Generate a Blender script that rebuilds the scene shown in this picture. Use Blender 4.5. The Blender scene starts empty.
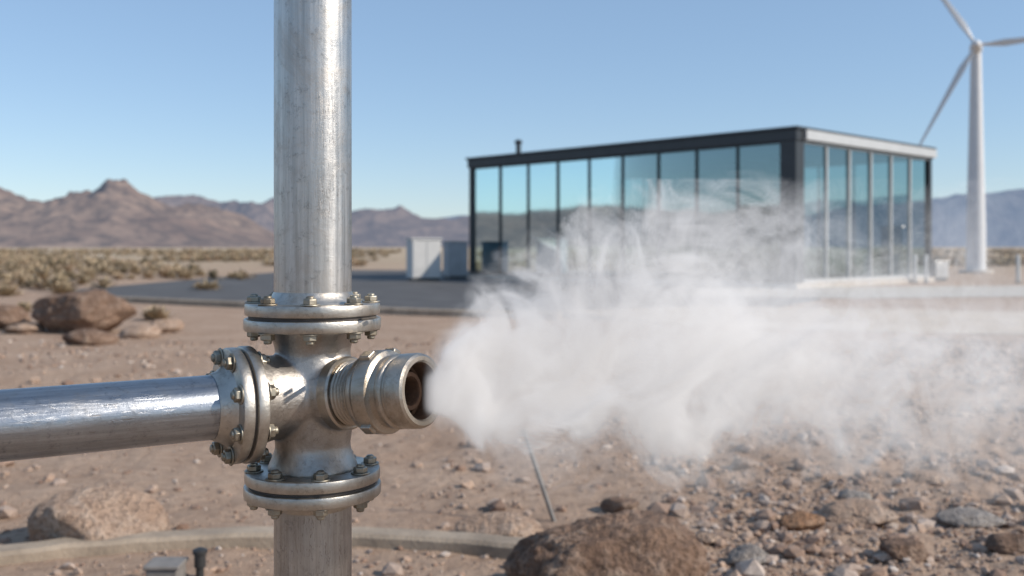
import bpy, bmesh, math, random
import numpy as np
from mathutils import Vector, Matrix, Quaternion, noise as mn
random.seed(7); rng=np.random.default_rng(11)
scene=bpy.context.scene
F=1000.0; H=1.2; HZ=247.0; CXP=512.0
def G(px,py,z=0.0):
    d=F*(H-z)/(py-HZ); return Vector(((px-CXP)/F*d,d,z))
# ---------- materials ----------
class NT:
    def __init__(s,tree): s.t=tree; s.n=tree.nodes; s.l=tree.links
    def new(s,typ,inp=None,**kw):
        nd=s.n.new(typ)
        for k,v in kw.items(): setattr(nd,k,v)
        if inp:
            for k,v in inp.items():
                sock=nd.inputs[k]
                if isinstance(v,bpy.types.NodeSocket): s.l.new(v,sock)
                elif isinstance(v,bpy.types.Node): s.l.new(v.outputs[0],sock)
                else: sock.default_value=v
        return nd
    def math(s,op,a,b=None,c=None,clamp=False):
        d={0:a}
        if b is not None: d[1]=b
        if c is not None: d[2]=c
        return s.new('ShaderNodeMath',d,operation=op,use_clamp=clamp).outputs[0]
    def ramp(s,fac,stops):
        r=s.n.new('ShaderNodeValToRGB'); e=r.color_ramp.elements
        while len(e)<len(stops): e.new(0.5)
        for i,(p,c) in enumerate(stops):
            e[i].position=p; e[i].color=(tuple(c)[:3]+(1,)) if hasattr(c,'__len__') else (c,c,c,1)
        s.l.new(fac,r.inputs[0]); return r.outputs[0]
    def mix(s,fac,a,b,blend='MIX'):
        m=s.n.new('ShaderNodeMix'); m.data_type='RGBA'; m.blend_type=blend
        for i,v in ((0,fac),(6,a),(7,b)):
            if isinstance(v,bpy.types.NodeSocket): s.l.new(v,m.inputs[i])
            else: m.inputs[i].default_value=(v if i==0 else tuple(v)+(1,))
        return m.outputs[2]
def mat(name):
    m=bpy.data.materials.new(name); m.use_nodes=True; nt=NT(m.node_tree)
    b=m.node_tree.nodes['Principled BSDF']; return m,nt,b
def coords(nt,scale=(1,1,1),kind='Object'):
    tc=nt.new('ShaderNodeTexCoord'); mp=nt.new('ShaderNodeMapping',{0:tc.outputs[kind]}); mp.inputs['Scale'].default_value=scale
    return mp.outputs[0]
def noise(nt,vec,scale,detail=4,rough=.55,dist=0.0):
    n=nt.new('ShaderNodeTexNoise',{'Vector':vec,'Scale':scale,'Detail':detail,'Roughness':rough,'Distortion':dist}); return n.outputs[0]
def bump(nt,b,h,strength=.3,dist=.01):
    bp=nt.new('ShaderNodeBump',{'Height':h,'Strength':strength,'Distance':dist}); nt.l.new(bp.outputs[0],b.inputs['Normal'])

def steel(name,c1,c2,r1,r2,streak=(14,14,1.2),stain=None,metal=.95,bmp=.12,stain_amt=.5,scratch=False):
    m,nt,b=mat(name)
    v=coords(nt,streak); v0=coords(nt)
    n1=noise(nt,v,6,6,.65); n2=noise(nt,v0,11,8,.72,.6); n3=noise(nt,v0,70,6,.8); n4=noise(nt,v0,4,5,.6)
    col=nt.mix(nt.ramp(n1,[(.34,0.),(.66,1.)]),c1,c2)
    if stain:
        f=nt.ramp(n2,[(.48,0.),(.68,stain_amt)]); col=nt.mix(f,col,stain)
        f=nt.ramp(n4,[(.5,0.),(.62,.45)]); col=nt.mix(f,col,tuple(x*.6 for x in c1))
    f3=nt.ramp(n3,[(.55,0.),(.68,.6)]); col=nt.mix(f3,col,tuple(x*.45 for x in c1))
    h=nt.math('ADD',n3,nt.math('MULTIPLY',n2,.8))
    if scratch:
        vs=coords(nt,(60,60,5)); ms=noise(nt,vs,3,2,.5,2.5)
        sc=nt.math('SUBTRACT',1.0,nt.math('MULTIPLY',nt.math('ABSOLUTE',nt.math('SUBTRACT',ms,.58)),40.),clamp=True)
        sc=nt.math('MULTIPLY',sc,nt.ramp(n4,[(.45,0.),(.55,.9)]))
        col=nt.mix(sc,col,(.20,.17,.15)); h=nt.math('SUBTRACT',h,sc)
    nt.l.new(col,b.inputs['Base Color']); b.inputs['Metallic'].default_value=metal
    mixn=nt.math('ADD',nt.math('MULTIPLY',n1,.35),nt.math('MULTIPLY',n2,.65))
    rg=nt.new('ShaderNodeMapRange',{0:mixn,1:.35,2:.65,3:r1,4:r2}); nt.l.new(rg.outputs[0],b.inputs['Roughness'])
    bump(nt,b,h,bmp,.002)
    return m
M_pipe=steel('galvanized_steel',(.42,.405,.385),(.60,.58,.55),.28,.48,(26,26,.8),(.35,.30,.25),bmp=.22,scratch=True,stain_amt=.65)
M_hpipe=steel('steel_pipe',(.26,.28,.31),(.40,.42,.45),.23,.41,(26,26,.8),(.23,.21,.19),bmp=.18,scratch=True)
M_flange=steel('cast_flange_steel',(.41,.385,.345),(.57,.54,.49),.28,.50,(4,4,4),(.25,.20,.15),bmp=.4,stain_amt=.75)
M_body=steel('cast_body_steel',(.36,.335,.305),(.51,.48,.445),.28,.50,(3,3,3),(.24,.20,.16),bmp=.6,stain_amt=.7)
M_thread=steel('weathered_coupling_steel',(.42,.37,.305),(.56,.50,.43),.28,.50,(3,3,3),(.24,.18,.12),bmp=.35,stain_amt=.75)
M_bolt=steel('weathered_bolt',(.30,.275,.22),(.42,.385,.32),.38,.6,(5,5,5),(.17,.13,.09),stain_amt=.8)
M_gasket=steel('gasket',(.06,.05,.045),(.09,.08,.07),.6,.8,(4,4,4),metal=.1)
M_inner=steel('rusty_bore',(.13,.075,.05),(.22,.13,.08),.5,.75,(6,6,6),(.06,.03,.02),metal=.5)

def simple(name,c,rough=.7,metal=0,var=.15,scale=3,bmp=.1):
    m,nt,b=mat(name); v=coords(nt)
    n=noise(nt,v,scale,6,.6)
    nt.l.new(nt.mix(nt.ramp(n,[(.3,0.),(.7,1.)]),tuple(x*(1-var) for x in c),tuple(min(1,x*(1+var)) for x in c)),b.inputs['Base Color'])
    b.inputs['Roughness'].default_value=rough; b.inputs['Metallic'].default_value=metal
    if bmp: bump(nt,b,noise(nt,v,scale*12,4,.6),bmp,.01)
    return m
# ---------- mesh helpers ----------
def parent_to(o,e):
    o.parent=e; o.matrix_parent_inverse=Matrix.LocRotScale(e.location,e.rotation_euler,None).inverted()
def empty(name,loc=(0,0,0),rz=0):
    e=bpy.data.objects.new(name,None); e.location=loc; e.rotation_euler=(0,0,rz); e.empty_display_size=.2
    scene.collection.objects.link(e); return e
def mesh_obj(name,verts,faces,m=None,parent=None,mtx=None,smooth=None,local=False):
    me=bpy.data.meshes.new(name); me.from_pydata([tuple(v) for v in verts],[],faces); me.update()
    o=bpy.data.objects.new(name,me); scene.collection.objects.link(o)
    if m: me.materials.append(m)
    if smooth is not None:
        me.shade_smooth(); me.set_sharp_from_angle(angle=math.radians(smooth))
    if mtx is not None: o.matrix_world=mtx
    if parent:
        if local: o.parent=parent
        else: parent_to(o,parent)
    return o
def lathe_data(prof,seg=64,closed=False):
    V=[];Fc=[];n=len(prof)
    for r,z in prof:
        for i in range(seg):
            a=2*math.pi*i/seg; V.append((r*math.cos(a),r*math.sin(a),z))
    for j in range(n-1 if not closed else n):
        k=(j+1)%n
        for i in range(seg):
            i2=(i+1)%seg; Fc.append((j*seg+i,j*seg+i2,k*seg+i2,k*seg+i))
    if not closed:
        Fc.append(tuple(reversed(range(seg)))); Fc.append(tuple((n-1)*seg+i for i in range(seg)))
    return V,Fc
def axis_m(o,d): return Matrix.Translation(o)@Vector(d).normalized().to_track_quat('Z','Y').to_matrix().to_4x4()
def lathe(name,prof,m,parent,o=(0,0,0),d=(0,0,1),seg=72,closed=False,ang=35):
    V,Fc=lathe_data(prof,seg,closed); return mesh_obj(name,V,Fc,m,parent,axis_m(Vector(o),d),ang)
def disc(r,t,c=.0028,z0=0):
    return [(r-c,z0),(r-c*.3,z0+c*.3),(r,z0+c),(r,z0+t-c),(r-c*.3,z0+t-c*.3),(r-c,z0+t)]
def box_data(x0,x1,y0,y1,z0,z1):
    V=[(x0,y0,z0),(x1,y0,z0),(x1,y1,z0),(x0,y1,z0),(x0,y0,z1),(x1,y0,z1),(x1,y1,z1),(x0,y1,z1)]
    return V,[(0,3,2,1),(4,5,6,7),(0,1,5,4),(1,2,6,5),(2,3,7,6),(3,0,4,7)]
def boxes(name,bs,m,parent=None,bev=0,mtx=None,local=True):
    V=[];Fc=[]
    for b in bs:
        v,f=box_data(*b); o=len(V); V+=v; Fc+=[tuple(i+o for i in q) for q in f]
    ob=mesh_obj(name,V,Fc,m,parent,mtx,None,local)
    if bev:
        md=ob.modifiers.new('bev','BEVEL'); md.width=bev; md.segments=2
    return ob
# ---------- PIPE ASSEMBLY ----------
D0=1.40; PX=(313-512)/F*D0
def zpx(y,d=D0): return H-(y-HZ)/F*d
rig=empty('steam_pipe',(PX,D0,0))
c=Vector((PX,D0,0))
rp=.0535
zt=zpx(306); zb=zpx(478)
lathe('upper_pipe',[(rp,0),(rp,1.25)],M_pipe,rig,c+Vector((0,0,zt+.018)),seg=96)
lathe('lower_pipe',[(rp,0),(rp,zb-.012+.05)],M_pipe,rig,c+Vector((0,0,-.05)),seg=96)
def bolt_data(t_total,r=.0085):
    parts=[]
    def hexp(z0,h,rr,up):
        c_=rr*.16
        pr=[(rr,z0),(rr,z0+h-c_),(rr*.90,z0+h-c_*.3),(rr*.72,z0+h)] if up else [(rr*.72,z0-h),(rr*.9,z0-h+c_*.3),(rr,z0-h+c_),(rr,z0)]
        return lathe_data(pr,6)
    parts.append(lathe_data([(r*1.32,t_total),(r*1.32,t_total+.0016),(r*1.22,t_total+.0022)],24))
    parts.append(hexp(t_total+.0022,r*.78,r,True))
    parts.append(lathe_data([(r*.60,t_total+.002+r*.70),(r*.55,t_total+.002+r*1.0),(r*.35,t_total+.002+r*1.12)],16))
    parts.append(lathe_data([(r*1.32,-.002),(r*1.32,0)],24))
    parts.append(hexp(-.002,r*.85,r,False))
    parts.append(lathe_data([(r*.42,-r*1.55),(r*.56,-r*1.4),(r*.56,-.002-r*.8)],16))
    return parts
def bolts(name,o,d,n,rad,t,rb,off=0.2,parent=None):
    V=[];Fc=[]
    for k in range(n):
        a=off+2*math.pi*k/n; tw=random.uniform(0,1.0)
        for pv,pf in bolt_data(t,rb):
            b=len(V)
            for x,y,z in pv:
                x2=x*math.cos(tw)-y*math.sin(tw); y2=x*math.sin(tw)+y*math.cos(tw)
                V.append((x2+rad*math.cos(a),y2+rad*math.sin(a),z))
            Fc+=[tuple(i+b for i in q) for q in pf]
    ob=mesh_obj(name,V,Fc,M_bolt,parent,axis_m(Vector(o),d),30)
    md=ob.modifiers.new('b','BEVEL'); md.width=.0006; md.segments=2; md.limit_method='ANGLE'
    return ob
def flange_pair(name,o,d,R,t,gap,rb,nb,off):
    lathe(name+'_plate_a',disc(R,t),M_flange,rig,o,d,96)
    dd=Vector(d).normalized()
    lathe(name+'_gasket',[(R*.93,0),(R*.93,gap)],M_gasket,rig,Vector(o)+dd*t,d,64)
    lathe(name+'_plate_b',disc(R*.985,t),M_flange,rig,Vector(o)+dd*(t+gap),d,96)
    bolts(name+'_bolts',o,d,nb,R*.85,2*t+gap,rb,off,rig)
R1=.0945
o=c+Vector((0,0,zpx(329))); flange_pair('upper_flange',o,(0,0,1),R1,.0165,.004,.0098,8,.15)
lathe('upper_weld_neck',[(.066,0),(.0625,.004),(.0575,.008),(.0555,.013),(.0535,.016)],M_flange,rig,c+Vector((0,0,zpx(329)+.0365)),(0,0,1),96)
o=c+Vector((0,0,zpx(494))); flange_pair('lower_flange',o,(0,0,1),R1,.0165,.004,.0098,8,.32)
lathe('lower_weld_neck',[(.0535,-.016),(.0555,-.013),(.0575,-.008),(.0625,-.004),(.066,0)],M_flange,rig,c+Vector((0,0,zpx(494)+.0)),(0,0,1),96)
zc=H-.206
C0=c+Vector((0,0,zc))
th=math.radians(33); dl=Vector((-math.cos(th),-math.sin(th),0)).normalized()
ph=math.radians(31); dr=Vector((math.cos(ph),-math.sin(ph),.10)).normalized()
bm=bmesh.new()
def add_solid(prof,o,d,seg=64):
    V,Fc=lathe_data(prof,seg); M=axis_m(Vector(o),d); vs=[bm.verts.new(M@Vector(v)) for v in V]
    for f in Fc: bm.faces.new([vs[i] for i in f])
zu=zpx(331)-zc; zl=zpx(466)-zc
add_solid([(.064,zl-.004),(.060,zl+.006),(.054,zl+.020),(.0515,zl+.03),(.0565,-.035),(.0595,0),(.0565,.035),(.0515,zu-.03),(.054,zu-.016),(.060,zu-.004),(.064,zu+.003)],C0,(0,0,1))
add_solid([(.057,0),(.0565,.05),(.058,.066),(.063,.080),(.068,.090)],C0,dl)
add_solid([(.056,0),(.051,.045),(.0465,.058),(.044,.07)],C0,dr)
me=bpy.data.meshes.new('cross_fitting'); bm.to_mesh(me); bm.free()
cf=bpy.data.objects.new('cross_fitting',me); scene.collection.objects.link(cf); me.materials.append(M_body); parent_to(cf,rig)
md=cf.modifiers.new('r','REMESH'); md.mode='VOXEL'; md.voxel_size=.0022; md.use_smooth_shade=True
md=cf.modifiers.new('s','SMOOTH'); md.factor=.5; md.iterations=26
R2=.0785
ol=C0+dl*.088-Vector((0,0,.006))
flange_pair('side_flange',ol,dl,R2,.0155,.0035,.0098,8,.35)
lathe('side_weld_neck',[(.056,0),(.052,.004),(.0475,.010),(.0455,.016),(.0435,.020)],M_flange,rig,ol+dl*.0345,dl,96)
Lh=1.35; rh=.0425
lathe('side_pipe',[(rh,0),(rh,Lh)],M_hpipe,rig,ol+dl*.036,dl,96)
endp=ol+dl*(.034+Lh)
def tube(name,pts,r,m,parent,seg=32):
    V=[];Fc=[];n=len(pts); up=Vector((dl.y,-dl.x,0)).normalized()
    for j,p in enumerate(pts):
        t=(pts[min(j+1,n-1)]-pts[max(j-1,0)]).normalized()
        s1=t.cross(up).normalized(); s2=t.cross(s1)
        for i in range(seg):
            a=2*math.pi*i/seg; V.append(p+s1*r*math.cos(a)+s2*r*math.sin(a))
    for j in range(n-1):
        for i in range(seg): Fc.append((j*seg+i,j*seg+(i+1)%seg,(j+1)*seg+(i+1)%seg,(j+1)*seg+i))
    return mesh_obj(name,V,Fc,m,parent,None,60)
er=.12; pts=[endp+dl*(er*math.sin(a))-Vector((0,0,er*(1-math.cos(a)))) for a in [math.pi/2*i/12 for i in range(13)]]
pts.append(Vector((pts[-1].x,pts[-1].y,-.05))); tube('side_pipe_elbow',pts,rh,M_hpipe,rig)
# nozzle
lathe('nozzle_collar',[(.0475,.050),(.0500,.0515),(.0500,.066),(.0475,.0685)],M_thread,rig,C0,dr,96)
pr=[]; z=.0685
while z<.104:
    pr+=[(.0410,z),(.0440,z+.0020),(.0440,z+.0032),(.0410,z+.0052)]; z+=.0058
lathe('nozzle_threads',pr,M_thread,rig,C0,dr,96,ang=50)
head=[(.040,.100),(.0490,.101),(.0515,.103),(.0520,.1045),(.0520,.1095),(.0500,.111),(.0500,.1125),(.0545,.1140),(.0558,.116),(.0558,.134),(.0545,.1365),(.0500,.1375),(.0475,.139),(.0465,.142),(.0465,.147),(.0485,.148),(.0495,.150),(.0495,.155),(.0480,.157),(.0460,.158),(.0460,.162),(.0480,.163),(.0492,.165),(.0492,.184),(.0480,.1885),(.0450,.191),(.0395,.191),(.0372,.188),(.0365,.160),(.0340,.157),(.0340,.138),(.031,.135),(.031,.110),(.020,.108),(.019,.102)]
hd=lathe('nozzle_head',head,M_thread,rig,C0,dr,96,True,30)
hd.data.materials.append(M_inner)
for p in hd.data.polygons:
    if p.index//96>=27: p.material_index=1
lathe('nozzle_inner_tube',[(.026,.105),(.026,.168),(.0245,.171),(.0195,.171),(.018,.168),(.018,.105)],M_inner,rig,C0,dr,72,True,30)
lathe('nozzle_bore_seat',[(.018,.111),(.0005,.1112)],M_gasket,rig,C0,dr,32)
sx=dr.cross(Vector((0,0,1))).normalized(); sz=sx.cross(dr).normalized()
for k,a in enumerate((math.radians(62),math.radians(118),math.radians(190),math.radians(310))):
    rad=(sx*math.cos(a)+sz*math.sin(a)); tt=rad.cross(dr)
    M=Matrix.Translation(C0+dr*.125+rad*.0555)@Matrix(((dr.x,tt.x,rad.x,0),(dr.y,tt.y,rad.y,0),(dr.z,tt.z,rad.z,0),(0,0,0,1)))
    ob=boxes('coupling_lug_%d'%(k+1),[(-.0085,.0085,-.008,.008,-.003,.0055)],M_thread,None,.002); ob.matrix_world=M; parent_to(ob,rig)
NT_tip=C0+dr*.187

# ---------- STEAM ----------
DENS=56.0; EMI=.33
def make_steam():
    N=NT_tip
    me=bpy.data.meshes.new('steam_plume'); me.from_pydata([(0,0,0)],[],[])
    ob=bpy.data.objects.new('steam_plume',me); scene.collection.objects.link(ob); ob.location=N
    m=bpy.data.materials.new('steam'); m.use_nodes=True; nt=NT(m.node_tree); nt.n.clear()
    at=nt.new('ShaderNodeAttribute',attribute_name='density')
    sc=nt.new('ShaderNodeVolumeScatter',{'Color':(1,1,1,1),'Density':at.outputs['Fac'],'Anisotropy':.1})
    em=nt.new('ShaderNodeEmission',{'Color':(1,.955,.94,1),'Strength':nt.math('MULTIPLY',at.outputs['Fac'],EMI)})  # added glow, follows density, stands in for multiply scattered light
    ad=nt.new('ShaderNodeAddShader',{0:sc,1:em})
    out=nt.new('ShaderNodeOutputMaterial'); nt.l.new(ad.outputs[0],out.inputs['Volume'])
    try: m.cycles.volume_step_rate=2.6
    except Exception as ex: print('step',ex)
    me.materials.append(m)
    g=bpy.data.node_groups.new('steam_gn','GeometryNodeTree'); g.interface.new_socket('Geometry',in_out='OUTPUT',socket_type='NodeSocketGeometry')
    g.interface.new_socket('Geometry',in_out='INPUT',socket_type='NodeSocketGeometry')
    t=NT(g)
    pos=t.new('GeometryNodeInputPosition').outputs[0]
    def nz(vec,scale,detail,rough=.55,off=0.0,col=False,dist=0):
        if off: vec=t.new('ShaderNodeVectorMath',{0:vec,1:(off,off*.7,-off)},operation='ADD').outputs[0]
        n=t.new('ShaderNodeTexNoise',{'Vector':vec,'Scale':scale,'Detail':detail,'Roughness':rough,'Distortion':dist})
        return n.outputs[1 if col else 0]
    sep0=t.new('ShaderNodeSeparateXYZ',{0:pos}); X0=sep0.outputs[0]; Z0=sep0.outputs[2]
    wf=t.new('ShaderNodeMapRange',{0:X0,1:-.0,2:.18,3:.12,4:1.0}).outputs[0]
    def warp2(vec,scale,detail,amt,off):
        cc=nz(vec,scale,detail,.5,off,True)
        s=t.new('ShaderNodeVectorMath',{0:cc,1:(.5,.5,.5)},operation='SUBTRACT').outputs[0]
        a=t.math('MULTIPLY',wf,amt)
        s=t.new('ShaderNodeVectorMath',{0:s,'Scale':a},operation='SCALE').outputs[0]
        return t.new('ShaderNodeVectorMath',{0:vec,1:s},operation='ADD').outputs[0]
    w=warp2(pos,6,0,.14,3.1)
    w=warp2(w,13,0,.14,7.7)
    w=warp2(w,27,0,.085,1.3)
    w=warp2(w,55,0,.032,2.3)
    sep=t.new('ShaderNodeSeparateXYZ',{0:w}); X,Y,Z=sep.outputs[:3]
    def curve(x,pts):
        fc=t.n.new('ShaderNodeFloatCurve'); cv=fc.mapping.curves[0]; fc.mapping.use_clip=False
        P_=cv.points
        P_[0].location=pts[0]; P_[1].location=pts[-1]
        for p in pts[1:-1]: P_.new(*p)
        for p in P_: p.handle_type='AUTO_CLAMPED'
        fc.mapping.update(); t.l.new(x,fc.inputs['Value']); return fc.outputs[0]
    rad=curve(X,[(0,.024),(.05,.064),(.10,.086),(.2,.112),(.3,.130),(.5,.160),(.8,.185),(1,.19)])
    cz=curve(X,[(0,.0),(.06,.010),(.12,.018),(.2,.024),(.3,.024),(.5,.022),(.8,.0),(1,.0)])
    cy=curve(X,[(0,0),(.05,.005),(.2,.03),(.5,.09),(1,.16)])
    dz=t.math('DIVIDE',t.math('SUBTRACT',Z,cz),rad); dy=t.math('DIVIDE',t.math('SUBTRACT',Y,cy),t.math('MULTIPLY',rad,.8))
    dist=t.math('SQRT',t.math('ADD',t.math('MULTIPLY',dz,dz),t.math('MULTIPLY',dy,dy)))
    nn=nz(w,10,4,.58,5.0)
    na=t.new('ShaderNodeMapRange',{0:X0,1:.0,2:.15,3:.6,4:2.5}).outputs[0]
    e=t.math('ADD',t.math('SUBTRACT',.93,dist),t.math('MULTIPLY',t.math('SUBTRACT',nn,.5),na))
    core=t.new('ShaderNodeMapRange',{0:e,1:.0,2:.34,3:0.,4:1.},interpolation_type='SMOOTHSTEP').outputs[0]
    cl0=t.new('ShaderNodeMapRange',{0:nz(w,15,3,.6,12.0),1:.38,2:.60,3:.10,4:1.30}).outputs[0]
    clf=t.new('ShaderNodeMapRange',{0:X0,1:.03,2:.25,3:0.,4:1.}).outputs[0]
    cl=t.math('ADD',t.math('MULTIPLY',cl0,clf),t.math('SUBTRACT',1.0,clf))
    core=t.math('MULTIPLY',core,cl)
    # thin out towards the top so the building reads through
    thin=t.new('ShaderNodeMapRange',{0:Z0,1:.045,2:.15,3:1.,4:.16}).outputs[0]
    core=t.math('MULTIPLY',core,thin)
    def ridge(sc_,off,k):
        rn=nz(w,sc_,1,.5,off); return t.math('SUBTRACT',1.0,t.math('MULTIPLY',t.math('ABSOLUTE',t.math('SUBTRACT',rn,.5)),k),clamp=True)
    rdg=t.math('MAXIMUM',ridge(10,9.0,15.),t.math('MULTIPLY',ridge(17,21.0,14.),.8))
    halo=t.new('ShaderNodeMapRange',{0:e,1:-.80,2:.0,3:0.,4:1.},interpolation_type='SMOOTHSTEP').outputs[0]
    up=t.new('ShaderNodeMapRange',{0:Z0,1:-.05,2:.10,3:.25,4:1.}).outputs[0]
    wisp=t.math('MULTIPLY',t.math('MULTIPLY',t.math('MULTIPLY',halo,rdg),.50),up)
    amp=curve(X0,[(-.02,1.3),(.0,1.3),(.1,1.0),(.2,.75),(.3,.50),(.42,.30),(.55,.18),(.7,.10),(.85,.05),(1.0,0.0)])
    low=t.new('ShaderNodeMapRange',{0:Z0,1:-.19,2:-.03,3:.22,4:1.}).outputs[0]
    start=t.new('ShaderNodeMapRange',{0:X0,1:.004,2:.022,3:0.,4:1.}).outputs[0]
    d=t.math('MULTIPLY',t.math('MULTIPLY',t.math('ADD',core,wisp),low),t.math('MULTIPLY',amp,start))
    d=t.math('MULTIPLY',t.math('MAXIMUM',t.math('SUBTRACT',d,.002),0.0),DENS)
    vc=t.new('GeometryNodeVolumeCube',{'Density':d,'Background':0.0,'Min':(-.01,-.20,-.28),'Max':(.98,.36,.28),'Resolution X':320,'Resolution Y':150,'Resolution Z':182})
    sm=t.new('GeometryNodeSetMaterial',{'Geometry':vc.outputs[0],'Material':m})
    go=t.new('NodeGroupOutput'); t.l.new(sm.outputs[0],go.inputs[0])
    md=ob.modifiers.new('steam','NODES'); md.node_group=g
    return ob
make_steam()

# ---------- GROUND ----------
def fbm(x,y,s,o=4): return mn.fractal(Vector((x*s,y*s,.37)),1.0,2.0,o)
def gh(x,y):
    r=math.hypot(x,y)
    a=max(0,min(1,(15.5-y)/5)) if r<40 and y>0 else (1.0 if r<10 else 0.0)
    if a<=0: return 0.0
    rub=max(0,min(1,(x-.1)/.9))
    h=.022*fbm(x,y,.9,3)+.013*(fbm(x+9,y,4,4))+rub*.022*fbm(x,y+5,7,4)
    return h*a
ang=[]; a=-36.
while a<=36: ang.append(a); a+=.16
a=37.5
while a<=322.6: ang.append(a); a+=1.5
ang=[math.radians(x) for x in ang]
rad=[.25,.5,.8,1.2,1.6,2.0,2.4,2.7]
r=2.9
while r<16: rad.append(r); r*=1.0055
while r<9000: rad.append(r); r*=1.09
V=[(0,0,0)];Fc=[]
for r in rad:
    for a in ang:
        x=r*math.sin(a); y=r*math.cos(a); V.append((x,y,gh(x,y)))
na=len(ang)
for i in range(na): Fc.append((0,1+(i+1)%na,1+i))
for j in range(len(rad)-1):
    b0=1+j*na; b1=b0+na
    for i in range(na):
        k=(i+1)%na; Fc.append((b0+i,b0+k,b1+k,b1+i))
m,nt,b=mat('desert_dirt')
v=coords(nt)
n1=noise(nt,v,1.3,7,.6); n2=noise(nt,v,14,6,.7); n3=noise(nt,v,90,4,.7); n4=noise(nt,v,.03,4,.6)
base=nt.mix(nt.ramp(n1,[(.3,0.),(.7,1.)]),(.38,.26,.185),(.52,.385,.29))
base=nt.mix(nt.ramp(n2,[(.35,.6),(.55,0.)]),base,(.26,.17,.12))
base=nt.mix(nt.ramp(n3,[(.58,0.),(.75,.5)]),base,(.58,.46,.36))
sp=nt.new('ShaderNodeVectorMath',{0:v},operation='LENGTH').outputs['Value']
ff=nt.new('ShaderNodeMapRange',{0:sp,1:25.,2:90.,3:0.,4:1.}).outputs[0]
far=nt.mix(nt.ramp(n4,[(.35,0.),(.65,1.)]),(.38,.29,.20),(.48,.385,.28))
nt.l.new(nt.mix(ff,base,far),b.inputs['Base Color']); b.inputs['Roughness'].default_value=.95; b.inputs['Specular IOR Level'].default_value=.15
hh=nt.math('ADD',nt.math('MULTIPLY',n2,.7),nt.math('MULTIPLY',n3,.3)); bump(nt,b,hh,1.0,.045)
g=mesh_obj('ground',V,Fc,m); g.data.shade_smooth()

def sheet(name,pts,z,m):
    return mesh_obj(name,[(p.x,p.y,z) for p in pts],[tuple(range(len(pts)))],m)
M_asph=simple('asphalt',(.082,.079,.078),.85,0,.3,.8,.3)
M_conc=simple('concrete',(.45,.41,.36),.85,0,.15,2.5,.25)
M_kerb=simple('stained_concrete',(.33,.265,.20),.9,0,.3,5,.5)
M_path=simple('gravel_path',(.48,.39,.30),.95,0,.15,1.2,.3)
sheet('asphalt_yard',[G(60,291),G(110,301),G(260,308),G(420,315),G(560,319),G(700,322),G(820,300),G(800,279),G(480,270),G(300,270)],.004,M_asph)
sheet('service_road',[G(560,312),G(700,327),G(900,333),G(1500,345),G(1500,318),G(1024,312),G(850,309),G(700,306)],.008,M_path)
sheet('concrete_path',[G(690,296),G(850,299),G(1024,297),G(1500,294),G(1500,286),G(1024,286),G(860,287),G(700,289)],.012,M_conc)
def kerb(name,pts,w,h,m):
    V=[];Fc=[];n=len(pts)
    for j,p in enumerate(pts):
        t=(pts[min(j+1,n-1)]-pts[max(j-1,0)]); t.z=0; t.normalize(); s=Vector((t.y,-t.x,0))*w/2; c_=w*.12
        jj=.005*mn.noise(Vector((p.x*9,p.y*9,0)))
        for q in ((-1,0,0),(-1,0,h-c_),(-1+.24,0,h),(1-.24,0,h),(1,0,h-c_),(1,0,0)):
            V.append((p.x+s.x*q[0]+jj,p.y+s.y*q[0]+jj,q[2]-(.05 if q[2]==0 else -jj)))
    for j in range(n-1):
        for i in range(5): Fc.append((j*6+i,j*6+i+1,(j+1)*6+i+1,(j+1)*6+i))
    Fc.append(tuple(range(6))); Fc.append(tuple(reversed([(n-1)*6+i for i in range(6)])))
    return mesh_obj(name,V,Fc,m,None,None,40)
kerb('yard_kerb',[G(110,301.5),G(260,308.5),G(420,315.5),G(560,319.5)],.18,.12,M_kerb)
rc=Vector((-.85,1.45,0)); RR=2.60
kerb('concrete_ring_kerb',[rc+Vector((RR*math.sin(a),RR*math.cos(a),0)) for a in [math.radians(-110+138*i/160) for i in range(161)]],.12,.055,M_kerb)

# ---------- ROCKS ----------
def rockmat(name,c1,c2,c3):
    m,nt,b=mat(name); v=coords(nt)
    n1=noise(nt,v,2.6,8,.68,.4); n2=noise(nt,v,11,7,.7); n3=noise(nt,v,45,4,.7)
    col=nt.mix(nt.ramp(n1,[(.38,0.),(.62,1.)]),c1,c2); col=nt.mix(nt.ramp(n2,[(.5,0.),(.68,.75)]),col,c3)
    col=nt.mix(nt.ramp(n3,[(.38,.55),(.5,0.)]),col,tuple(x*.4 for x in c1))
    nt.l.new(col,b.inputs['Base Color']); b.inputs['Roughness'].default_value=.92; b.inputs['Specular IOR Level'].default_value=.2
    bump(nt,b,nt.math('ADD',n2,nt.math('MULTIPLY',n3,.5)),.95,.06); return m
RM_tan=rockmat('tan_rock',(.44,.30,.215),(.56,.41,.31),(.60,.48,.385))
RM_brown=rockmat('brown_rock',(.19,.12,.085),(.34,.225,.16),(.47,.355,.275))
RM_grey=rockmat('grey_rock',(.32,.28,.25),(.42,.37,.33),(.50,.46,.42))
RM_orange=rockmat('orange_rock',(.38,.21,.12),(.45,.27,.16),(.50,.34,.24))
def icos(n):
    q=bmesh.new(); bmesh.ops.create_icosphere(q,subdivisions=n,radius=1); V=np.array([v.co[:] for v in q.verts]); Fc=[tuple(v.index for v in f.verts) for f in q.faces]; q.free(); return V,Fc
ICO={5:icos(5),6:icos(6)}
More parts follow.
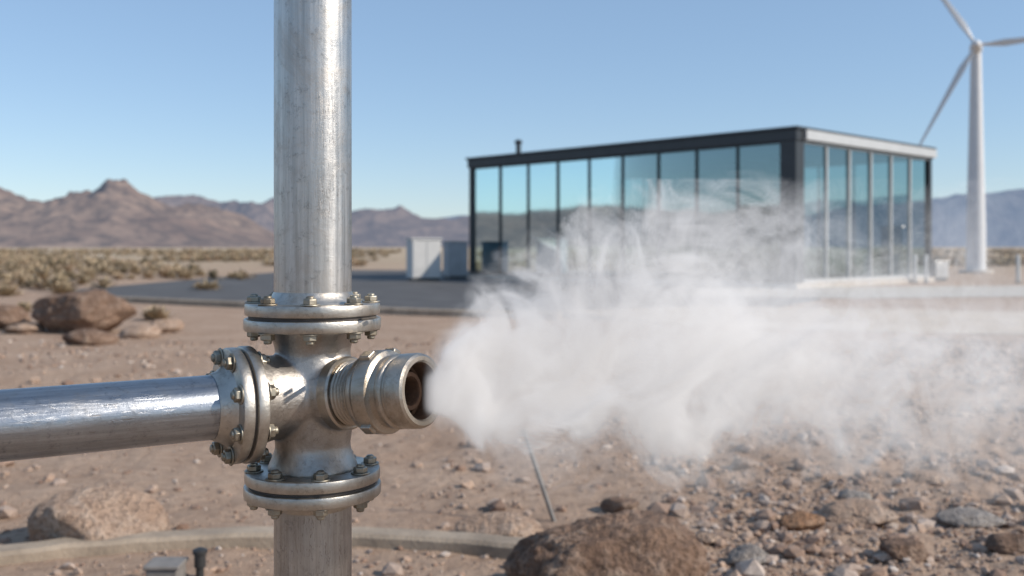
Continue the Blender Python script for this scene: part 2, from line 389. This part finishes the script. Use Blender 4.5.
def rock(name,loc,size,m,seed,rz=0,nfac=16,sink=.25,rough=.07,flat=None,hard=9.):
    lv=6 if size[0]*1.0>.33 and loc.y<6 else 5
    icoV,icoF=ICO[lv]
    rg=np.random.default_rng(seed)
    n=rg.normal(size=(nfac,3)); n/=np.linalg.norm(n,axis=1)[:,None]; dd=rg.uniform(.66,1.02,nfac)
    if flat: n=np.vstack([n,[[flat[0],flat[1],1]/np.linalg.norm([flat[0],flat[1],1])]]); dd=np.append(dd,.68)
    dots=icoV@n.T; q=np.where(dots>.05,dd[None,:]/np.maximum(dots,.05),50.)
    k=hard*1.6; rr=(np.sum(np.power(np.minimum(q,4.),-k),axis=1)+.4)**(-1/k)
    off=rg.uniform(0,50,3)
    out=[]
    for p,r_ in zip(icoV,rr):
        v=Vector(p*1.0)+Vector(off)
        r2=r_*(1+rough*mn.fractal(v*2.2,1.0,2.0,6)+rough*.35*mn.fractal(v*9,1.0,2.0,3)); out.append(p*r2)
    out=np.array(out); out-=(out.max(0)+out.min(0))/2; out/=(out.max(0)-out.min(0))[None,:]; out*=np.array(size)
    out[:,2]-=out[:,2].min()+sink*size[2]
    o=mesh_obj(name,out.tolist(),icoF,m,None,Matrix.Translation(loc)@Matrix.Rotation(rz,4,'Z')); o.data.shade_smooth(); return o
def rpx(name,x0,x1,yt,yb,m,seed,sy=.8,**kw):
    p=G((x0+x1)/2,yb); w=(x1-x0)/F*p.y
    dep=w*sy; yy=p.y+dep*.45; h=(H-(yt-HZ)/F*yy)
    p2=Vector((p.x*yy/p.y,yy,gh(p.x,p.y)))
    sk=kw.pop('sink',.22)
    return rock(name,p2,(w*yy/p.y,dep,h/(1-sk)),m,seed,sink=sk,**kw)
rpx('boulder',31,167,491,553,RM_tan,19,.75,rough=.05,nfac=10,hard=8,sink=.32)
rpx('boulder',503,708,513,622,RM_brown,14,.62,nfac=18,rough=.10,flat=(-.1,-.25),hard=20)
rpx('boulder',33,138,289,335,RM_brown,23,.8,nfac=14,rough=.11,hard=18)
rpx('rock',455,545,513,546,RM_tan,5,hard=16)
rpx('rock',64,118,328,346,RM_brown,31,hard=16); rpx('rock',118,162,324,339,RM_tan,32,hard=16); rpx('rock',150,184,319,334,RM_tan,33,hard=16)
rpx('rock',-14,30,304,330,RM_brown,34,hard=16); rpx('rock',5,45,322,334,RM_tan,35,hard=16)
rpx('rock',726,772,546,570,RM_grey,41); rpx('rock',778,824,514,536,RM_orange,42,hard=16); rpx('rock',818,895,503,528,RM_tan,43)
rpx('rock',935,1000,515,532,RM_grey,44); rpx('rock',836,872,487,500,RM_grey,45); rpx('rock',985,1035,538,560,RM_brown,46)
rpx('rock',690,722,533,546,RM_tan,47); rpx('rock',880,925,545,566,RM_brown,48)
rpx('rock',730,760,458,470,RM_tan,50); rpx('rock',600,640,497,512,RM_brown,51); rpx('rock',905,950,470,484,RM_tan,52)
i1,f1_=icos(1); f1=np.array(f1_)
def gravel(name,N,region,smin,smax,m,seed,pw=2.2):
    rg=np.random.default_rng(seed); Vs=[];Fs=[];cols=[]; cnt=0
    while cnt<N:
        x,y=region(rg)
        if y<2.4: continue
        s=smin*(1-rg.random()*(1-(smin/smax)**pw))**(-1/pw)
        if y>9 and s<.015: s=.015+rg.random()*.02
        v=i1*(1+rg.uniform(-.28,.28,(len(i1),1)))*np.array([1,rg.uniform(.6,1),rg.uniform(.45,.8)])*s
        a=rg.uniform(0,6.28); R=np.array([[math.cos(a),-math.sin(a),0],[math.sin(a),math.cos(a),0],[0,0,1]])
        tl=rg.uniform(-.5,.5); T=np.array([[1,0,0],[0,math.cos(tl),-math.sin(tl)],[0,math.sin(tl),math.cos(tl)]])
        v=v@T.T@R.T+np.array([x,y,gh(x,y)+s*.25]); Vs.append(v); Fs.append(f1+cnt*len(i1)); cols.append(rg.random()); cnt+=1
    V=np.concatenate(Vs); Fc=np.concatenate(Fs)
    me=bpy.data.meshes.new(name); me.from_pydata(V.tolist(),[],Fc.tolist()); me.materials.append(m)
    at=me.attributes.new('rnd','FLOAT','POINT'); at.data.foreach_set('value',np.repeat(np.array(cols,dtype=np.float32),len(i1)))
    o=bpy.data.objects.new(name,me); scene.collection.objects.link(o); return o
m,nt,b=mat('gravel_stone'); at=nt.new('ShaderNodeAttribute',attribute_name='rnd')
col=nt.ramp(at.outputs['Fac'],[(0,(.20,.13,.095)),(.25,(.33,.225,.165)),(.5,(.44,.32,.24)),(.72,(.38,.30,.25)),(.9,(.48,.38,.31)),(1,(.60,.53,.47))])
nn=noise(nt,coords(nt),60,4,.6); nt.l.new(nt.mix(nt.ramp(nn,[(.3,.5),(.7,0.)]),col,(.18,.12,.09)),b.inputs['Base Color']); b.inputs['Roughness'].default_value=.95
bump(nt,b,nn,.5,.01); M_grav=m
def reg(rg):
    while True:
        y=3.0*(13/3.0)**rg.random()
        x=rg.uniform(-.56,.56)*y
        w=.15+.85*max(0,min(1,(x/y+.0)/.25))
        # uneven drifts of stones
        w*=max(.15,min(1,.55+1.3*mn.noise(Vector((x*1.3,y*1.3,8)))))
        if rg.random()<w: return x,y
gravel('gravel',14500,reg,.006,.065,M_grav,5,pw=2.0)
# ---------- small foreground items ----------
M_dark=simple('black_plastic',(.03,.03,.03),.5); M_greybox=simple('grey_enclosure',(.20,.185,.17),.7,0,.25,20)
base=G(558,522)-Vector((0,0,.05)); e=empty('metal_stake',base); top=Vector(((525-512)/F*4.42,4.42,H-(434-HZ)/F*4.42))
lathe('rod',[(.010,0),(.010,(top-base).length)],simple('stake_steel',(.20,.19,.18),.6,.5),e,base,(top-base),16)
lathe('rod_cap',[(.009,0),(.016,.003),(.016,.018),(.011,.022)],M_greybox,e,top,(top-base),16)
e=empty('valve_box',G(166,590))
boxes('case',[(-.055,.055,-.05,.05,-.03,.085)],M_greybox,e,.006); boxes('lid',[(-.062,.062,-.057,.057,.0855,.10)],M_greybox,e,.004)
e=empty('ground_stake_lamp',G(200,585))
lathe('stem',[(.014,-.05),(.014,.06),(.02,.065),(.02,.11),(.026,.113),(.026,.125),(.012,.132)],M_dark,e,e.location,(0,0,1),24)
# ---------- BUILDING ----------
Bc=Vector((8.1,28.6,0)); ry=math.atan2(.692,.722)
bld=empty('glass_office_building',Bc,ry)
LX,LY,HT=8.9,14.0,4.62
M_frame=simple('dark_aluminium',(.045,.05,.055),.4,.4,.1); M_light=simple('light_aluminium',(.52,.52,.51),.4,.3,.06)
M_floor=simple('office_floor',(.12,.11,.10),.6); M_ceil=simple('office_ceiling',(.28,.28,.27),.8); M_int=simple('office_partition',(.24,.23,.21),.8)
def glassmat(name,tint,gl,fac):
    m=bpy.data.materials.new(name); m.use_nodes=True; nt=NT(m.node_tree); nt.n.clear()
    v=coords(nt); n=noise(nt,v,.35,2,.5)
    tr=nt.new('ShaderNodeBsdfTransparent',{0:tint+(1,)}); gs=nt.new('ShaderNodeBsdfGlossy',{'Color':gl+(1,),'Roughness':.03})
    bp=nt.new('ShaderNodeBump',{'Height':n,'Strength':.12,'Distance':.03}); nt.l.new(bp.outputs[0],gs.inputs['Normal'])
    lw=nt.new('ShaderNodeLayerWeight',{'Blend':.35}); f=nt.math('ADD',nt.math('MULTIPLY',lw.outputs['Fresnel'],.7),fac,clamp=True)
    mx=nt.new('ShaderNodeMixShader',{0:f,1:tr,2:gs}); out=nt.new('ShaderNodeOutputMaterial'); nt.l.new(mx.outputs[0],out.inputs[0]); return m
M_glass=glassmat('tinted_glass',(.28,.43,.45),(.55,.72,.77),.28)
M_glass2=glassmat('clear_rear_glass',(.62,.72,.72),(.60,.76,.80),.05)
boxes('plinth',[(-.12,LX+.12,-.12,LY+.12,-.05,.16)],M_conc,bld,.01)
boxes('floor',[(.15,LX-.15,.15,LY-.15,.16,.20)],M_floor,bld)
boxes('roof',[(-.10,LX+.10,-.10,LY+.10,HT-.36,HT-.05)],M_frame,bld,.01)
boxes('roof_coping',[(-.16,LX+.16,-.16,LY+.16,HT-.048,HT+.03)],M_frame,bld,.008)
boxes('light_fascia',[(.32,LX+.13,-.19,-.1035,HT-.33,HT-.051)],M_light,bld)
boxes('ceiling',[(.15,LX-.15,.15,LY-.15,HT-.42,HT-.363)],M_ceil,bld)
zt0,zt1=.161,HT-.3605
boxes('corner_columns',[(-.06,.40,-.06,.46,zt0,zt1),(-.05,.12,LY-.14,LY+.05,zt0,zt1),(LX-.12,LX+.05,-.05,.14,zt0,zt1),(LX-.15,LX+.05,LY-.15,LY+.05,zt0,zt1)],M_frame,bld,.006)
nm=9; ys=[.46+(LY-.14-.46)*i/nm for i in range(1,nm)]
boxes('front_mullions',[(-.02,.10,y-.022,y+.022,zt0+.10,zt1-.06) for y in ys]+[(-.025,.10,.46,LY-.14,zt0,zt0+.10),(-.025,.10,.46,LY-.14,zt1-.06,zt1)],M_frame,bld)
ns=6; xs=[.40+(LX-.12-.40)*i/ns for i in range(1,ns)]
boxes('side_mullions',[(x-.035,x+.035,-.02,.10,zt0+.10,zt1-.06) for x in xs]+[(.40,LX-.12,-.03,.10,zt0,zt0+.10),(.40,LX-.12,-.03,.10,zt1-.06,zt1)],M_light,bld)
boxes('rear_mullions',[(LX-.10,LX+.03,1.4*i-.03,1.4*i+.03,zt0,zt1) for i in range(1,10)]+[(1.5*i-.03,1.5*i+.03,LY-.10,LY+.03,zt0,zt1) for i in range(1,6)],M_frame,bld)
def quad(name,a_,b_,m):
    return mesh_obj(name,[(a_[0],a_[1],zt0+.02),(b_[0],b_[1],zt0+.02),(b_[0],b_[1],zt1-.02),(a_[0],a_[1],zt1-.02)],[(0,1,2,3)],m,bld,None,None,True)
def panes(name,fixed,axis,edges):
    V=[];Fc=[]
    for a_,b_ in zip(edges[:-1],edges[1:]):
        k=len(V); t1=random.uniform(-.006,.006); t2=random.uniform(-.004,.004)
        for (s,z) in ((a_,zt0+.02),(b_,zt0+.02),(b_,zt1-.02),(a_,zt1-.02)):
            off=fixed+(t1 if s==a_ else -t1)+(t2 if z>1 else -t2)
            V.append((off,s,z) if axis=='x' else (s,off,z))
        Fc.append((k,k+1,k+2,k+3))
    return mesh_obj(name,V,Fc,M_glass,bld,None,None,True)
panes('front_glass',.04,'x',[.44]+ys+[LY-.12]); panes('side_glass',.04,'y',[.38]+xs+[LX-.10])
quad('rear_glass_a',(LX-.04,.1),(LX-.04,LY-.1),M_glass2); quad('rear_glass_b',(.1,LY-.04),(LX-.1,LY-.04),M_glass2)
boxes('interior_core',[(5.2,7.2,5.0,9.5,.205,HT-.43),(3.2,3.5,2.5,2.8,.205,HT-.43),(3.2,3.5,7.2,7.5,.205,HT-.43),(3.2,3.5,11.5,11.8,.205,HT-.43)],M_int,bld)
ds=[]
for i in range(8):
    y=1.4+i*1.5; ds+=[(1.2,2.0,y,y+1.1,.90,.95),(1.25,1.3,y+.05,y+.1,.205,.898),(1.9,1.95,y+1.0,y+1.05,.205,.898),(1.55,1.6,y+.3,y+.8,.98,1.35)]
boxes('interior_desks',ds,M_int,bld)
lathe('roof_vent',[(.10,0),(.10,.55),(.15,.56),(.15,.66),(.06,.72)],M_frame,None,Vector((0,0,0)),(0,0,1),20)
rv=bpy.data.objects['roof_vent']; rv.parent=bld; rv.location=(1.2,12.6,HT)
# ---------- yard objects ----------
M_white=simple('white_cabinet',(.55,.545,.53),.6,0,.05)
def cabinet(name,x0,x1,yt,yb,m=M_white,dep=.8,rz=0.35):
    p=G((x0+x1)/2,yb); w=(x1-x0)/F*p.y*.86; h=(yb-yt)/F*p.y
    e=empty(name,p,rz)
    boxes('body',[(-w/2,w/2,0,dep,.10,h-.06)],m,e,.02); boxes('base',[(-w/2+.04,w/2-.04,.04,dep-.04,-.02,.098)],M_frame,e)
    boxes('lid',[(-w/2-.04,w/2+.04,-.04,dep+.04,h-.058,h)],m,e,.01)
    boxes('doors',[(-w/2+.04,-.012,-.018,-.002,.16,h-.12),(.012,w/2-.04,-.018,-.002,.16,h-.12)],m,e,.004)
    boxes('louvres',[(-w/2+.12,w/2-.12,-.030,-.0185,.3+.08*i,.34+.08*i) for i in range(3)],m,e)
    return e
cabinet('electrical_cabinet',409,444,238,281); cabinet('electrical_cabinet',447,470,241,279,simple('grey_cabinet',(.36,.37,.38),.6))
cabinet('electrical_cabinet',886,906,226,283,M_light,.4); cabinet('electrical_cabinet',932,952,261,281,M_light,.5)
def bollard(px,py,h):
    p=G(px,py); e=empty('bollard',p); lathe('post',[(.06,-.02),(.06,h-.05),(.045,h-.01),(.001,h)],M_light,e,p,(0,0,1),20); lathe('base_ring',[(.11,-.01),(.11,.03),(.065,.045)],M_frame,e,p,(0,0,1),20)
for px in (915,926,1018): bollard(px,283,.95)
# ---------- WIND TURBINE ----------
M_tw=simple('turbine_white',(.60,.61,.62),.5,0,.04)
tb=G(976,273); Dt=tb.y; hubz=H+(HZ-48)/F*Dt
wt=empty('wind_turbine',tb)
s=Dt/F
lathe('tower',[(9.2*s,-.1),(9.0*s,2),(5.0*s,hubz-.25)],M_tw,wt,tb,(0,0,1),40)
lathe('foundation',[(16*s,-.02),(16*s,.10),(15*s,.14)],M_conc,wt,tb,(0,0,1),40)
yaw=math.radians(24); rdx=Vector((-math.sin(yaw),-math.cos(yaw),0))
hub=Vector((tb.x,tb.y,hubz))+rdx*.75
lathe('nacelle',[(.02,-1.25),(.20,-1.2),(.26,-1.0),(.28,-.2),(.27,.35),(.22,.52)],M_tw,wt,Vector((tb.x,tb.y,hubz)),rdx,32)
lathe('hub_spinner',[(.20,-.2),(.23,0),(.20,.2),(.13,.34),(.03,.40)],M_tw,wt,hub,rdx,32)
side=Vector((0,0,1)).cross(rdx).normalized(); side=side if side.x>0 else -side
def blade(name,angd,L):
    a=math.radians(angd); d=side*math.cos(a)+Vector((0,0,1))*math.sin(a); tdir=rdx.cross(d).normalized()
    V=[];Fc=[];S=20;K=30
    for j in range(K):
        t=j/(K-1); z=.15+L*t; u=max(0,(t-.05)/.95)
        ch=.15+(.33-.15)*max(0,min(1,u/.16))
        if u>.16: ch=.33+( .09-.33)*((u-.16)/.84)**.8
        if u>.97: ch*=.6
        tk=.15 if u<=0 else max(.15*math.exp(-u*9),ch*.15)
        tw=math.radians(20*(1-t)**1.6)
        c1=tdir*math.cos(tw)+rdx*math.sin(tw); c2=-tdir*math.sin(tw)+rdx*math.cos(tw)
        for i in range(S):
            q=2*math.pi*i/S; x=math.cos(q); y=math.sin(q)*(.5*(1+.55*x) if t>.06 else .5)
            V.append(hub+d*z+c1*(ch*(x*.5-.12*(t>.06)))+c2*(tk*y))
    for j in range(K-1):
        for i in range(S): Fc.append((j*S+i,j*S+(i+1)%S,(j+1)*S+(i+1)%S,(j+1)*S+i))
    Fc.append(tuple(range(S))); Fc.append(tuple((K-1)*S+i for i in range(S)))
    mesh_obj(name,V,Fc,M_tw,wt,None,50)
LB=108*s
blade('blade_1',3,LB); blade('blade_2',122,LB); blade('blade_3',242,LB)
# ---------- SCRUB ----------
def scrub():
    rg=np.random.default_rng(3); Vs=[];cols=[]
    def bush(x,y,w,h,kind):
        nl=int(110 if y<45 else 56 if y<90 else 30)
        th=rg.uniform(0,2*math.pi,nl); el_=rg.uniform(.15,1.5,nl); ln=rg.uniform(.35,1.0,nl)
        dx=np.cos(th)*np.cos(el_); dy=np.sin(th)*np.cos(el_); dz=np.sin(el_)
        R_=np.stack([dx*w/2*1.25,dy*w/2*1.25,dz*h],1)
        B0=np.array([x,y,.0])+R_*(ln*.45)[:,None]; B1=np.array([x,y,.0])+R_*ln[:,None]+rg.normal(0,.03*w,(nl,3))
        wd=(w*.03+.005)*(1+y/120)*rg.uniform(.6,1.4,nl); pn=np.stack([-dy,dx,rg.uniform(-.3,.3,nl)],1); pn/=np.linalg.norm(pn,axis=1)[:,None]
        q=np.stack([B0-pn*wd[:,None]*.4,B0+pn*wd[:,None]*.4,B1+pn*wd[:,None],B1-pn*wd[:,None]],1).reshape(-1,3)
        q[:,2]=np.maximum(q[:,2],.01); Vs.append(q)
        cols.append(np.clip(np.repeat(kind+rg.uniform(-.15,.15,nl),4),0,1))
    k=0
    while k<2900:
        y=27*(330/27)**(rg.random()**.7); side=rg.random()
        x=rg.uniform(-.56,.0)*y if side<.70 else rg.uniform(.36,.62)*y
        if x>-.10*y-3 and x<.2*y: continue
        if side<.70 and y<36 and x>-.40*y: continue
        if side<.70 and y<44 and x>-.26*y: continue
        if y<46 and side>=.70: continue
        if mn.noise(Vector((x*.09,y*.05,2)))<-.05: continue
        if y<60 and rg.random()<.5: continue
        w=rg.uniform(.3,.95)*(1+y/260); bush(x,y,w,w*rg.uniform(.35,.6),rg.random()); k+=1
    for px,py,w in ((158,321,.6),(20,312,.5),(8,296,.8),(60,294,.8),(205,290,.7)):
        p=G(px,py)
        for _ in range(3): bush(p.x+rg.uniform(-.2,.2),p.y+rg.uniform(-.2,.2),w*.8,w*.4,rg.uniform(.5,.9))
    for s_ in (-1,1):
        for _ in range(500):
            y=rg.uniform(-60,90); x=s_*(rg.uniform(30,120))
            if abs(x)<.6*y: continue
            w=rg.uniform(.5,1.4); bush(x,y,w,w*.55,rg.random())
    V=np.concatenate(Vs); nq=len(V)//4
    me=bpy.data.meshes.new('desert_scrub'); me.from_pydata(V.tolist(),[],np.arange(nq*4).reshape(-1,4).tolist())
    at=me.attributes.new('rnd','FLOAT','POINT'); at.data.foreach_set('value',np.concatenate(cols).astype(np.float32))
    m,nt,b=mat('dry_scrub'); a_=nt.new('ShaderNodeAttribute',attribute_name='rnd')
    nt.l.new(nt.ramp(a_.outputs['Fac'],[(0,(.19,.155,.10)),(.3,(.27,.215,.14)),(.6,(.39,.305,.20)),(.85,(.47,.365,.25)),(1,(.30,.20,.13))]),b.inputs['Base Color']); b.inputs['Roughness'].default_value=.9
    me.materials.append(m); o=bpy.data.objects.new('desert_scrub',me); scene.collection.objects.link(o)
scrub()
# ---------- MOUNTAINS ----------
def hills(name,ctrl,R0,depth,m,seed,az_step=.10,rough=.55,nr=100,wl=300.):
    ctrl=sorted(ctrl); ax=[c_[0] for c_ in ctrl]; ey=[c_[1] for c_ in ctrl]
    segs=[]
    if ax[0]<-32: segs.append(np.arange(ax[0],-32,.4))
    segs.append(np.arange(max(ax[0],-32),min(ax[-1],32)+.01,az_step))
    if ax[-1]>32: segs.append(np.arange(32.2,ax[-1]+.01,.5))
    A=np.concatenate(segs)
    V=[];Fc=[]; n=len(A)
    for j in range(nr):
        t=j/(nr-1); r=R0+depth*t
        for a in A:
            ar=math.radians(a); x=r*math.sin(ar); y=r*math.cos(ar)
            H0=float(np.interp(a,ax,ey))/F*(R0+depth*.45)
            q=Vector((x/wl,y/wl*.7,seed))
            q=q+.35*mn.noise_vector(q*.7)
            rd=mn.ridged_multi_fractal(q,1.0,2.1,6,1.0,2.0)/2.0
            rd2=mn.fractal(q*.35+Vector((5,5,5)),1.0,2.0,3)
            env=math.sin(min(1,t/.5)*math.pi/2)**1.3 if t<.5 else math.cos((t-.5)/.5*math.pi/2)**.8
            h=H0*env*((1-rough*.55)+rough*(rd-.35)+.20*rd2)
            V.append((x,y,h-.4-3*(1-min(1,env*20))))
    for j in range(nr-1):
        for i in range(n-1): Fc.append((j*n+i,j*n+i+1,(j+1)*n+i+1,(j+1)*n+i))
    o=mesh_obj(name,V,Fc,m); o.data.shade_smooth(); return o
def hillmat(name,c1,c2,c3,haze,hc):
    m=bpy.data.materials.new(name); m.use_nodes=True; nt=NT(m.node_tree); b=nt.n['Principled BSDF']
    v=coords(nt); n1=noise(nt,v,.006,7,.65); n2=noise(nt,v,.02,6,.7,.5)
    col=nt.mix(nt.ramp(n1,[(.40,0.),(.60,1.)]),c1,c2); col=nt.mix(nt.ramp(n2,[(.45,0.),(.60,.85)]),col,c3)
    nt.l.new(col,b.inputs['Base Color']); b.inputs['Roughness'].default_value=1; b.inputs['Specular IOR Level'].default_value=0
    em=nt.new('ShaderNodeEmission',{'Color':hc+(1,),'Strength':1.0}); mx=nt.new('ShaderNodeMixShader',{0:haze,1:b.outputs[0],2:em.outputs[0]})  # aerial haze painted into the hill material as constant bluish emission
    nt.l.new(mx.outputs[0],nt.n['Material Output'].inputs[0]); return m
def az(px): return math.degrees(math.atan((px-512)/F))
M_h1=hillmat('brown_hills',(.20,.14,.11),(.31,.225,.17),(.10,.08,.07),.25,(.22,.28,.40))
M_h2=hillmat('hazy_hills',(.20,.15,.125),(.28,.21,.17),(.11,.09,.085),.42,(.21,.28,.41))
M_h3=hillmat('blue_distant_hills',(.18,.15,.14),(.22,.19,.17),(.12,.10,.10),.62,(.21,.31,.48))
c1=[(-150,30),(-120,36),(-110,38),(-95,40),(-80,42),(-60,52),(-45,56)]+[(az(p),e_) for p,e_ in ((-60,56),(0,62),(30,64),(60,66),(110,75),(150,72),(185,60),(215,48),(245,34),(275,18),(300,0))]
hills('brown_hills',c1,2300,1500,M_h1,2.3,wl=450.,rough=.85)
c2=[(az(p),e_) for p,e_ in ((60,20),(130,50),(180,58),(225,60),(262,52),(300,52),(345,54),(400,52),(440,47),(480,40),(560,32),(640,16),(700,6))]
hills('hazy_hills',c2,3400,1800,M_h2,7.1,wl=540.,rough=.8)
c3=[(az(p),e_) for p,e_ in ((380,6),(440,34),(480,38),(600,42),(760,40),(880,44),(930,48),(980,52),(1024,54),(1200,58),(1500,50))]+[(60,52),(80,48),(100,50),(130,30)]
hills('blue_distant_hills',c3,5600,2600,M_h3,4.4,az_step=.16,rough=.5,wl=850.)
# ---------- LIGHT ----------
el=math.radians(32); sxy=Vector((.95,-.30)).normalized()
sd=Vector((sxy.x*math.cos(el),sxy.y*math.cos(el),math.sin(el)))
L=bpy.data.lights.new('sun','SUN'); L.energy=4.8; L.angle=math.radians(.5); L.color=(1,.91,.80)
lo=bpy.data.objects.new('sun',L); lo.rotation_euler=sd.to_track_quat('Z','Y').to_euler(); scene.collection.objects.link(lo)
w=bpy.data.worlds.new('World'); scene.world=w; w.use_nodes=True; nt=NT(w.node_tree)
sk=nt.new('ShaderNodeTexSky',sky_type='NISHITA'); sk.sun_disc=False; sk.sun_elevation=el; sk.sun_rotation=math.atan2(sxy.x,sxy.y); sk.air_density=1.0; sk.dust_density=.3; sk.ozone_density=1.0; sk.altitude=800
tint=nt.mix(1.0,sk.outputs[0],(.96,1.0,1.06),'MULTIPLY')
tint=nt.mix(.42,tint,(2.45,3.75,5.5))
bg=nt.n['Background']; nt.l.new(tint,bg.inputs[0]); bg.inputs[1].default_value=.135
# ---------- CAMERA ----------
cd=bpy.data.cameras.new('camera'); co=bpy.data.objects.new('camera',cd); scene.collection.objects.link(co)
co.location=(0,0,H); co.rotation_euler=(math.radians(90),0,0); cd.sensor_width=36; cd.lens=36*F/1024; cd.shift_y=-41/1024
cd.clip_start=.05; cd.clip_end=20000; cd.dof.use_dof=True; cd.dof.focus_distance=1.34; cd.dof.aperture_fstop=5.0
scene.camera=co
scene.view_settings.view_transform='Standard'; scene.view_settings.look='None'; scene.view_settings.exposure=0
